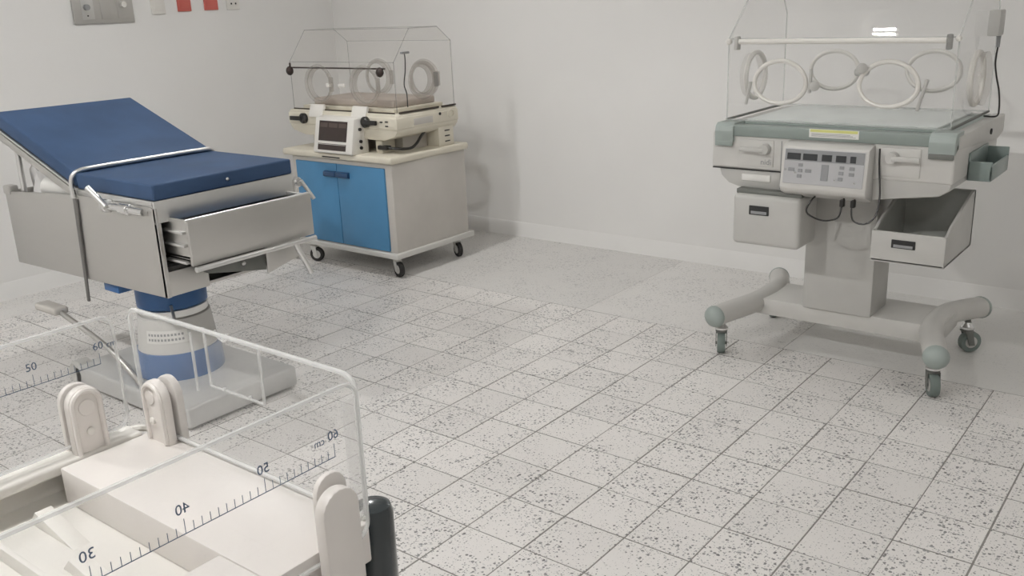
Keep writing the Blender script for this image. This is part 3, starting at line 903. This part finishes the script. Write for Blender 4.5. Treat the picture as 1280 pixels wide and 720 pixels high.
# cushions
seat = G().box(-1.745, -1.245, -1.082, -0.500, 0.838, 0.894, 0.007, 3).obj('seat_cushion', BLUE, B)
G().ball((-1.2445, -0.79, 0.866), 0.007, 12).obj('button', STEEL_L, seat)
ang = math.atan2(0.195, 0.555)
FB = frame(Vector((-1.752, -0.791, 0.842)), (-math.cos(ang), 0, math.sin(ang)), (0, -1, 0))
# local x runs up the backrest, local y towards the viewer's side, local z out of the cushion face
ez = Vector(FB.col[2][:3])
sgn = 1 if ez.z > 0 else -1


def bb(x0, x1, y0, y1, z0, z1, bev=0.0, seg=2):
    a, b = sorted((z0 * sgn, z1 * sgn))
    return G().box(x0, x1, y0, y1, a, b, bev, seg, mat=FB)


bb(0.004, 0.602, -0.291, 0.291, 0.0, 0.056, 0.007, 3).obj('back_cushion', BLUE, B)
bb(0.0, 0.60, -0.296, 0.296, -0.010, -0.001, 0.002).obj('back_plate', STEEL_L, B)
for s in (-1, 1):
    bb(0.02, 0.58, s * 0.276 - 0.014, s * 0.276 + 0.014, -0.052, -0.022, 0.003).obj('back_rail', STEEL, B)
    a = FB @ Vector((0.50, s * 0.262, -0.03 * sgn))
    G().cyl(a, (a.x - 0.01, a.y, 0.56), 0.011, n=12).obj('back_strut', STEEL_L, B)
a = FB @ Vector((0.50, -0.27, -0.03 * sgn))
b = FB @ Vector((0.50, 0.27, -0.03 * sgn))
G().cyl(a, b, 0.010, n=12).obj('cross_bar', STEEL, B)
G().box(-2.345, -2.29, -1.09, -1.05, 0.765, 0.80, 0.006).obj('corner_block', STEEL, B)
# bar arched over the cushions
G().tube([(-1.765, -1.095, 0.805), (-1.760, -1.095, 0.86), (-1.752, -1.088, 0.888), (-1.745, -1.065, 0.902), (-1.74, -1.02, 0.906), (-1.74, -0.80, 0.906), (-1.735, -0.56, 0.906), (-1.735, -0.515, 0.902), (-1.735, -0.495, 0.885), (-1.735, -0.488, 0.84)], 0.0085, n=12, smooth=5).obj('guard_bar', STEEL_L, B)
G().prism([(-1.774, 0.800), (-1.750, 0.800), (-1.789, 0.40), (-1.803, 0.40)], 'y', -1.0935, -1.0865, 0.001).obj('hanging_strap', STEEL_D, B)
# side clamps with tommy bars
for y, s in ((-1.10, -1), (-0.475, 1)):
    x0 = -1.53 if s < 0 else -1.30
    cl = G().cyl((x0, y, 0.800), (x0 + (0.24 if s < 0 else 0.07), y, 0.800), 0.013, n=14).obj('clamp', CHROME, B)
    G().lathe((x0 - 0.01, y, 0.80), [(0.018, 0), (0.024, 0.004), (0.024, 0.026), (0.018, 0.03)], 16, (1, 0, 0)).obj('clamp_collar', STEEL_L, cl)
    G().lathe((x0 + (0.10 if s < 0 else 0.03), y, 0.80), [(0.016, 0), (0.020, 0.003), (0.020, 0.05 if s < 0 else 0.022), (0.016, 0.053 if s < 0 else 0.026)], 16, (1, 0, 0)).obj('clamp_collar', CHROME, cl)
    if s < 0:
        G().cyl((x0 + 0.025, y - 0.012, 0.800), (x0 - 0.05, y - 0.03, 0.865), 0.011, n=12).obj('clamp_handle', STEEL_L, cl)
    else:
        G().cyl((x0 + 0.07, y, 0.808), (x0 + 0.10, y + 0.03, 0.735), 0.0075, n=12).obj('clamp_handle', STEEL_L, cl)
# pan drawer: front, two sides, floor and a rolled lip
dw = G()
dw.box(-1.135, -1.120, -1.050, -0.525, 0.622, 0.778, 0.004)
for y0 in (-1.040, -0.537):
    dw.box(-1.60, -1.122, y0, y0 + 0.010, 0.640, 0.776, 0.003)
dw.box(-1.60, -1.122, -1.04, -0.53, 0.640, 0.650)
dwo = dw.obj('pan_drawer', STEEL, B)
G().cyl((-1.128, -1.052, 0.778), (-1.128, -0.528, 0.778), 0.006, n=10).obj('rolled_lip', STEEL_L, dwo)
G().box(-1.59, -1.138, -1.028, -0.54, 0.715, 0.74).obj('pan_reflection', NAVY, dwo)  # navy block gives the steel pan its dark blue reflection as colour
for z in (0.735, 0.690, 0.632):
    G().box(-1.27, -1.150, -1.056, -1.041, z - 0.005, z + 0.004, 0.001).obj('slide_rail', STEEL_L, dwo)
# folding footrest slung under the drawer
fb = G().cyl((-1.105, -1.05, 0.614), (-1.105, -0.535, 0.614), 0.0095, n=12).obj('foot_bar', STEEL_L, B)
G().cyl((-1.105, -0.632, 0.612), (-1.100, -0.575, 0.486), 0.0105, n=12).obj('foot_bar_leg', STEEL_L, B)
for k in range(4):
    y0 = -0.96 + 0.075 * k
    G().box(-1.48, -1.16, y0, y0 + 0.045, 0.586, 0.598, 0.002).obj('runner', STEEL_D, B)
G().prism([(-0.70, 0.600), (-0.545, 0.618), (-0.545, 0.535), (-0.70, 0.500)], 'x', -1.20, -1.194, 0.001).obj('foot_plate', STEEL, B)
G().prism([(-0.96, 0.585), (-0.70, 0.600), (-0.70, 0.515), (-0.94, 0.560)], 'x', -1.235, -1.200, 0.002).obj('foot_rest', GREYIN, B)
G().ball((-1.197, -0.80, 0.565), 0.009, 10).obj('bolt', STEEL_L, B)

# white bundle and roll stowed in the body under the backrest
cb_ = thing('cloth_bundle', 'crumpled white cloth bundle stowed under the raised blue backrest', 'cloth', (-2.18, -0.95, 0.516))
g = G()
rnd = random.Random(4)
b2 = bmesh.new()
bmesh.ops.create_icosphere(b2, subdivisions=4, radius=1.0)
for v in b2.verts:
    p = v.co.copy()
    k = 1 + 0.10 * math.sin(7 * p.x + 2 * p.z) * math.cos(6 * p.y) + 0.07 * math.sin(13 * p.y + 9 * p.z) + 0.05 * math.sin(21 * p.x)
    v.co = Vector((-2.205 + p.x * 0.095 * k, -0.948 + p.y * 0.078 * k, min(max(0.517, 0.72 + p.z * 0.24 * k), 0.79 + (-1.80 - (-2.205 + p.x * 0.095 * k)) * 0.34)))
g.merge(b2)
g.obj('fabric', CLOTH, cb_)
ro = thing('paper_roll', 'pale roll lying on the steel body beneath the backrest', 'roll', (-1.97, -0.985, 0.76))
G().lathe((-2.10, -1.015, 0.803), [(0.012, 0.004), (0.014, 0), (0.040, 0), (0.042, 0.004), (0.042, 0.196), (0.040, 0.2), (0.014, 0.2), (0.012, 0.196)], 24, (1, 0.1, 0)).obj('roll_body', PAPER, ro)
G().lathe((-2.103, -1.0153, 0.803), [(0.013, 0.0), (0.013, 0.206)], 12, (1, 0.1, 0)).obj('core', GREYP, ro)
# shelf that carries the roll
G().box(-2.13, -1.80, -1.074, -0.90, 0.752, 0.760).obj('inner_shelf', STEEL, B)

# ------------------------------------------------------------------ newborn bed with clear sides, nearest
N = thing('newborn_bed', 'white newborn bed with clear ruled side panels in the near foreground', 'baby bed', (0.54, -2.4, 0))
ZD = 0.808                                        # deck
NX0, NX1, NY0, NY1 = 0.250, 0.792, -2.78, -2.035


def rounded(x0, x1, y0, y1, r, k=6):
    out = []
    for cx, cy, a0 in ((x1 - r, y1 - r, 0), (x0 + r, y1 - r, 90), (x0 + r, y0 + r, 180), (x1 - r, y0 + r, 270)):
        for i in range(k + 1):
            a = math.radians(a0 + 90 * i / k)
            out.append((cx + r * math.cos(a), cy + r * math.sin(a)))
    return out


PX0, PX1, PY0, PY1, ZP = 0.304, 0.692, -2.64, -2.2, 0.752
# tray shell with a raised rim
sh = G()
sh.prism(rounded(NX0, NX1, NY0, NY1, 0.05), 'z', 0.70, ZP)
sh.obj('tray', WHITE, N)
# deck plates around the sunken well
G().box(PX0 + 0.001, NX1 - 0.003, PY1, NY1 - 0.012, ZP, ZD, 0.003).obj('deck_plate', PINKW, N)
G().box(PX1, NX1 - 0.003, PY0, PY1 - 0.0005, ZP, ZD - 0.0005, 0.002).obj('deck_plate', PINKW, N)
G().box(PX0 + 0.001, NX1 - 0.003, NY0 + 0.012, PY0, ZP, ZD, 0.003).obj('deck_plate', PINKW, N)
rim = G()
rim.box(NX0 + 0.004, PX0 - 0.0015, NY0 + 0.03, NY1 - 0.03, ZD - 0.014, ZD + 0.003, 0.005, 3)
rim.box(NX0 + 0.004, NX0 + 0.014, NY0 + 0.03, NY1 - 0.03, ZP, ZD - 0.012)
rim.obj('tray_rim', WHITE, N)
G().tube([(NX0 + 0.006, -2.6, ZD - 0.004), (NX0 + 0.006, -2.12, ZD - 0.004), (NX0 + 0.012, -2.07, ZD - 0.004), (NX0 + 0.03, -2.047, ZD - 0.004), (NX0 + 0.07, -2.04, ZD - 0.004), (0.45, -2.04, ZD - 0.004), (NX1 - 0.05, -2.04, ZD - 0.004), (NX1 - 0.015, -2.05, ZD - 0.004)], 0.006, n=8, smooth=4).obj('rim_bead', WHITE, N)
# well: ribs and gussets on its floor
G().box(0.575, 0.583, PY0, -2.326, ZP, ZP + 0.022, 0.0015).obj('well_rib', WHITE, N)
for y in (-2.325, -2.44, -2.555):
    G().box(PX0, PX1, y - 0.004, y + 0.004, ZP, ZP + 0.022, 0.0015).obj('well_rib', WHITE, N)
for x0, x1, y, h in ((0.32, 0.44, -2.24, 0.024), (0.47, 0.60, -2.27, 0.020), (0.56, 0.67, -2.33, 0.018), (0.33, 0.43, -2.37, 0.02)):
    G().prism([(x0, ZP), (x1, ZP), (x0 + 0.02, ZP + h)], 'y', y - 0.02, y + 0.004, 0.001).obj('gusset', WHITE, N)


# clear panels
def panel(name, pts, label=None):
    o = G()
    o._add(pts, [tuple(range(len(pts)))])
    return o.obj(name, ACR_B, N, label)


def rr_panel(a0, a1, z0, z1, r, fn):
    return [fn(u, z) for u, z in rounded(a0, a1, z0, z1, r, 5)]


ZT = 1.008
pr = panel('side_panel', rr_panel(-2.75, -2.058, 0.80, ZT, 0.022, lambda u, z: (0.80, u, z)), 'clear side panel with a mirrored centimetre scale')
pl = panel('side_panel', rr_panel(-2.75, -2.072, 0.82, ZT - 0.008, 0.02, lambda u, z: (0.277, u, z)), 'clear side panel with a centimetre scale')
pf = panel('end_panel', rr_panel(0.292, 0.790, 0.815, ZT, 0.02, lambda u, z: (u, -2.05, z)))
for p, pts, r_ in ((pr, rr_panel(-2.75, -2.058, 0.80, ZT, 0.022, lambda u, z: (0.80, u, z)), 0.0028),
                   (pl, rr_panel(-2.75, -2.072, 0.82, ZT - 0.008, 0.02, lambda u, z: (0.277, u, z)), 0.003),
                   (pf, rr_panel(0.292, 0.790, 0.815, ZT, 0.02, lambda u, z: (u, -2.05, z)), 0.0036)):
    G().tube(pts, r_, n=6, closed=True).obj('panel_edge', ACR_BE, p)
# thick far edge of the right panel
G().box(0.7985, 0.8015, -2.080, -2.057, 0.825, ZT - 0.02).obj('panel_edge', ACR_BB, pr)
# rulers: centimetre ticks with figures every ten
for par, X, zb, mir, m in ((pr, 0.8016, 0.926, True, INKB), (pl, 0.2785, 0.931, False, INKB)):
    tk = G()
    tk.box(X, X + 0.0003, -2.702, -2.10, zb - 0.0005, zb + 0.0005)
    for c in range(0, 61):
        y = -2.70 + c * 0.01
        h = 0.017 if c % 10 == 0 else 0.0105
        tk.box(X, X + 0.0003, y - 0.00035, y + 0.00035, zb, zb + h)
    tk.obj('ruler_scale', m, par)
    for c in (10, 20, 30, 40, 50, 60):
        y = -2.70 + c * 0.01
        ex = (0, -1, 0) if mir else (0, 1, 0)
        Fm = frame(Vector((X + 0.0003, y, zb + 0.028)), (0, 1, 0), (0, 0, 1))
        if mir:
            Fm = Fm @ Matrix.Scale(-1, 4, (1, 0, 0))
        text_part('ruler_figure', str(c), 0.0165, m, par, Fm, 0.0002)
        if c == 60:
            Fm2 = frame(Vector((X + 0.0003, y + (-0.021 if mir else 0.021), zb + 0.026)), (0, 1, 0), (0, 0, 1))
            if mir:
                Fm2 = Fm2 @ Matrix.Scale(-1, 4, (1, 0, 0))
            text_part('ruler_unit', 'cm', 0.013, m, par, Fm2, 0.0002)
# pocket on the end panel
pk = G()
pk._add([(0.447, -2.026, 0.985), (0.447, -2.026, 0.908), (0.572, -2.026, 0.908), (0.572, -2.026, 0.985)], [(0, 1, 2, 3)])
pko = pk.obj('card_pocket', ACR_B, N)
for a, b in (((0.447, -2.026, 0.998), (0.447, -2.026, 0.908)), ((0.447, -2.026, 0.908), (0.572, -2.026, 0.908)), ((0.572, -2.026, 0.908), (0.572, -2.026, 0.998)), ((0.447, -2.048, 0.998), (0.447, -2.048, 0.908))):
    G().tube([a, b], 0.0022, n=6).obj('pocket_edge', ACR_BE, pko)
G().tube([(0.490 + 0.014 * math.cos(PI + PI * k / 10), -2.026, 1.0 + 0.014 * math.sin(PI + PI * k / 10)) for k in range(11)], 0.0018, n=6).obj('finger_notch', ACR_BE, pko)
for x in (0.48, 0.54):
    G().ball((x, -2.026, 0.910), 0.004, 8).obj('pocket_stud', ACR_BE, pko)


# panel holders: round-topped tabs on both faces of the sheet
def tab(cx, cy, axis, w, z0, z1, th, off):
    prof = [(-w / 2, z0), (w / 2, z0)] + [(w / 2 * math.cos(a), z1 - w / 2 + w / 2 * math.sin(a)) for a in [PI * i / 10 for i in range(11)]]
    g = G()
    if axis == 'x':                               # sheet lies in a yz plane
        g.prism([(cy + u, z) for u, z in prof], 'x', cx + off, cx + off + th, 0.004)
    else:
        g.prism([(cx + u, z) for u, z in prof], 'y', cy + off, cy + off + th, 0.004)
    return g


def holder(cx, cy, axis, w, z0, z1, offs, face=None):
    first = None
    for off, th in offs:
        o = tab(cx, cy, axis, w, z0, z1, th, off).obj('panel_holder', PINKW, N)
        first = first or o
    if face is not None:                          # raised border round the visible face
        q = w / 2 - 0.006
        arch = [(-q, z0 + 0.02)] + [(-q * math.cos(PI * i / 12), z1 - w / 2 + q * math.sin(PI * i / 12)) for i in range(13)] + [(q, z0 + 0.02)]
        G().tube([(cx + face, cy + u, z) if axis == 'x' else (cx + u, cy + face, z) for u, z in arch], 0.0042, n=8).obj('holder_border', PINKW, first)
    return first


h1 = holder(0.277, -2.142, 'x', 0.054, 0.79, 0.912, ((0.004, 0.016), (-0.016, 0.012)), 0.0205)
G().lathe((0.2972, -2.142, 0.880), [(0.013, 0), (0.012, 0.0015), (0.0, 0.0018)], 18, (1, 0, 0)).obj('holder_button', PINKW, h1)
G().lathe((0.2972, -2.142, 0.842), [(0.006, 0), (0.006, 0.003), (0.003, 0.005)], 12, (1, 0, 0)).obj('holder_pin', WHITE, h1)
h2 = holder(0.352, -2.05, 'y', 0.056, 0.79, 0.908, ((-0.018, 0.015), (0.004, 0.014)), -0.0185)
G().lathe((0.345, -2.0682, 0.880), [(0.012, 0), (0.011, 0.0015), (0.0, 0.0018)], 18, (0, -1, 0)).obj('holder_button', PINKW, h2)
G().lathe((0.345, -2.0682, 0.842), [(0.006, 0), (0.006, 0.003), (0.003, 0.005)], 12, (0, -1, 0)).obj('holder_pin', WHITE, h2)
holder(0.80, -2.116, 'x', 0.056, 0.70, 0.897, ((0.006, 0.018),))
holder(0.80, -2.105, 'x', 0.048, 0.79, 0.905, ((-0.014, 0.010),))
holder(0.80, -2.60, 'x', 0.062, 0.70, 0.905, ((0.006, 0.020),))
holder(0.277, -2.60, 'x', 0.054, 0.79, 0.912, ((0.004, 0.016), (-0.016, 0.012)))
# dark corner bumper and pedestal (mostly below the frame)
G().lathe((0.748, -2.003, 0.60), [(0.024, 0), (0.027, 0.004), (0.027, 0.188), (0.024, 0.198), (0.016, 0.202)], 30).obj('corner_bumper', BLKBLUE, N)
G().lathe((0.244, -2.70, 0.60), [(0.030, 0), (0.034, 0.004), (0.034, 0.16), (0.031, 0.17), (0.020, 0.174)], 30).obj('corner_bumper', BLKBLUE, N)
G().box(NX0 + 0.02, NX1 - 0.02, NY0 + 0.03, NY1 - 0.03, 0.60, 0.701, 0.012).obj('undertray', IGREY, N)
G().box(0.44, 0.62, -2.5, -2.32, 0.13, 0.602, 0.010).obj('pedestal', IGREY, N)
for s in (-1, 1):
    G().box(0.521 + s * 0.20 - 0.03, 0.521 + s * 0.20 + 0.03, -2.72, -2.10, 0.095, 0.135, 0.010).obj('base_leg', IGREY, N)
    for y in (-2.69, -2.13):
        castor(N, 0.521 + s * 0.20, y, 0.10, 0.036, 0.026, 0.4, RUBBER, IGREY)
G().box(0.30, 0.74, -2.46, -2.36, 0.10, 0.14, 0.008).obj('base_beam', IGREY, N)

# ------------------------------------------------------------------ fittings on the left wall
wp = thing('wall_service_panel', 'grey steel wall panel with taps and fittings above the blue backrest', 'wall panel', (XL, 0.13, 1.40))
G().box(XL + 0.0005, XL + 0.012, -0.05, 0.308, 1.402, 1.66, 0.003).obj('plate', STEEL, wp)
for y0, y1 in ((0.00, 0.07), (0.11, 0.17), (0.21, 0.275)):
    G().box(XL + 0.011, XL + 0.015, y0, y1, 1.425, 1.64, 0.002).obj('gas_strip', STEEL_L if y0 < 0.05 else STEEL, wp)
G().cyl((XL + 0.014, 0.025, 1.49), (XL + 0.035, 0.025, 1.49), 0.016, n=16).obj('valve', BTN, wp)
G().cyl((XL + 0.014, 0.03, 1.445), (XL + 0.018, 0.03, 1.445), 0.004, n=10).obj('screw', DARK, wp)
G().cyl((XL + 0.014, 0.24, 1.50), (XL + 0.04, 0.24, 1.50), 0.016, n=16).obj('valve', WHITE, wp)


def outlet(y0, y1, z0, m, label, holes, grp):
    t = thing('wall_outlet', label, 'outlet', (XL, (y0 + y1) / 2, z0), grp)
    G().box(XL + 0.0005, XL + 0.009, y0, y1, z0, z0 + 0.118, 0.003).obj('plate', m, t)
    G().box(XL + 0.008, XL + 0.011, y0 + 0.018, y1 - 0.018, z0 + 0.022, z0 + 0.096, 0.002).obj('insert', m, t)
    for s in holes:
        G().cyl((XL + 0.0095, (y0 + y1) / 2 + s, z0 + 0.036), (XL + 0.0118, (y0 + y1) / 2 + s, z0 + 0.036), 0.006, n=12).obj('socket_hole', DARK, t)
    return t


outlet(0.425, 0.515, 1.440, WHITE, 'white wall outlet nearest the grey steel wall panel', (), 'wall outlets')
outlet(0.598, 0.690, 1.450, RED, 'red wall outlet farther from the corner, nearer the steel panel', (), 'wall outlets')
outlet(0.782, 0.880, 1.452, RED, 'red wall outlet beside the white two-hole outlet', (), 'wall outlets')
outlet(0.945, 1.040, 1.450, WHITE, 'white wall outlet with two dark holes, nearest the corner', (-0.016, 0.016), 'wall outlets')
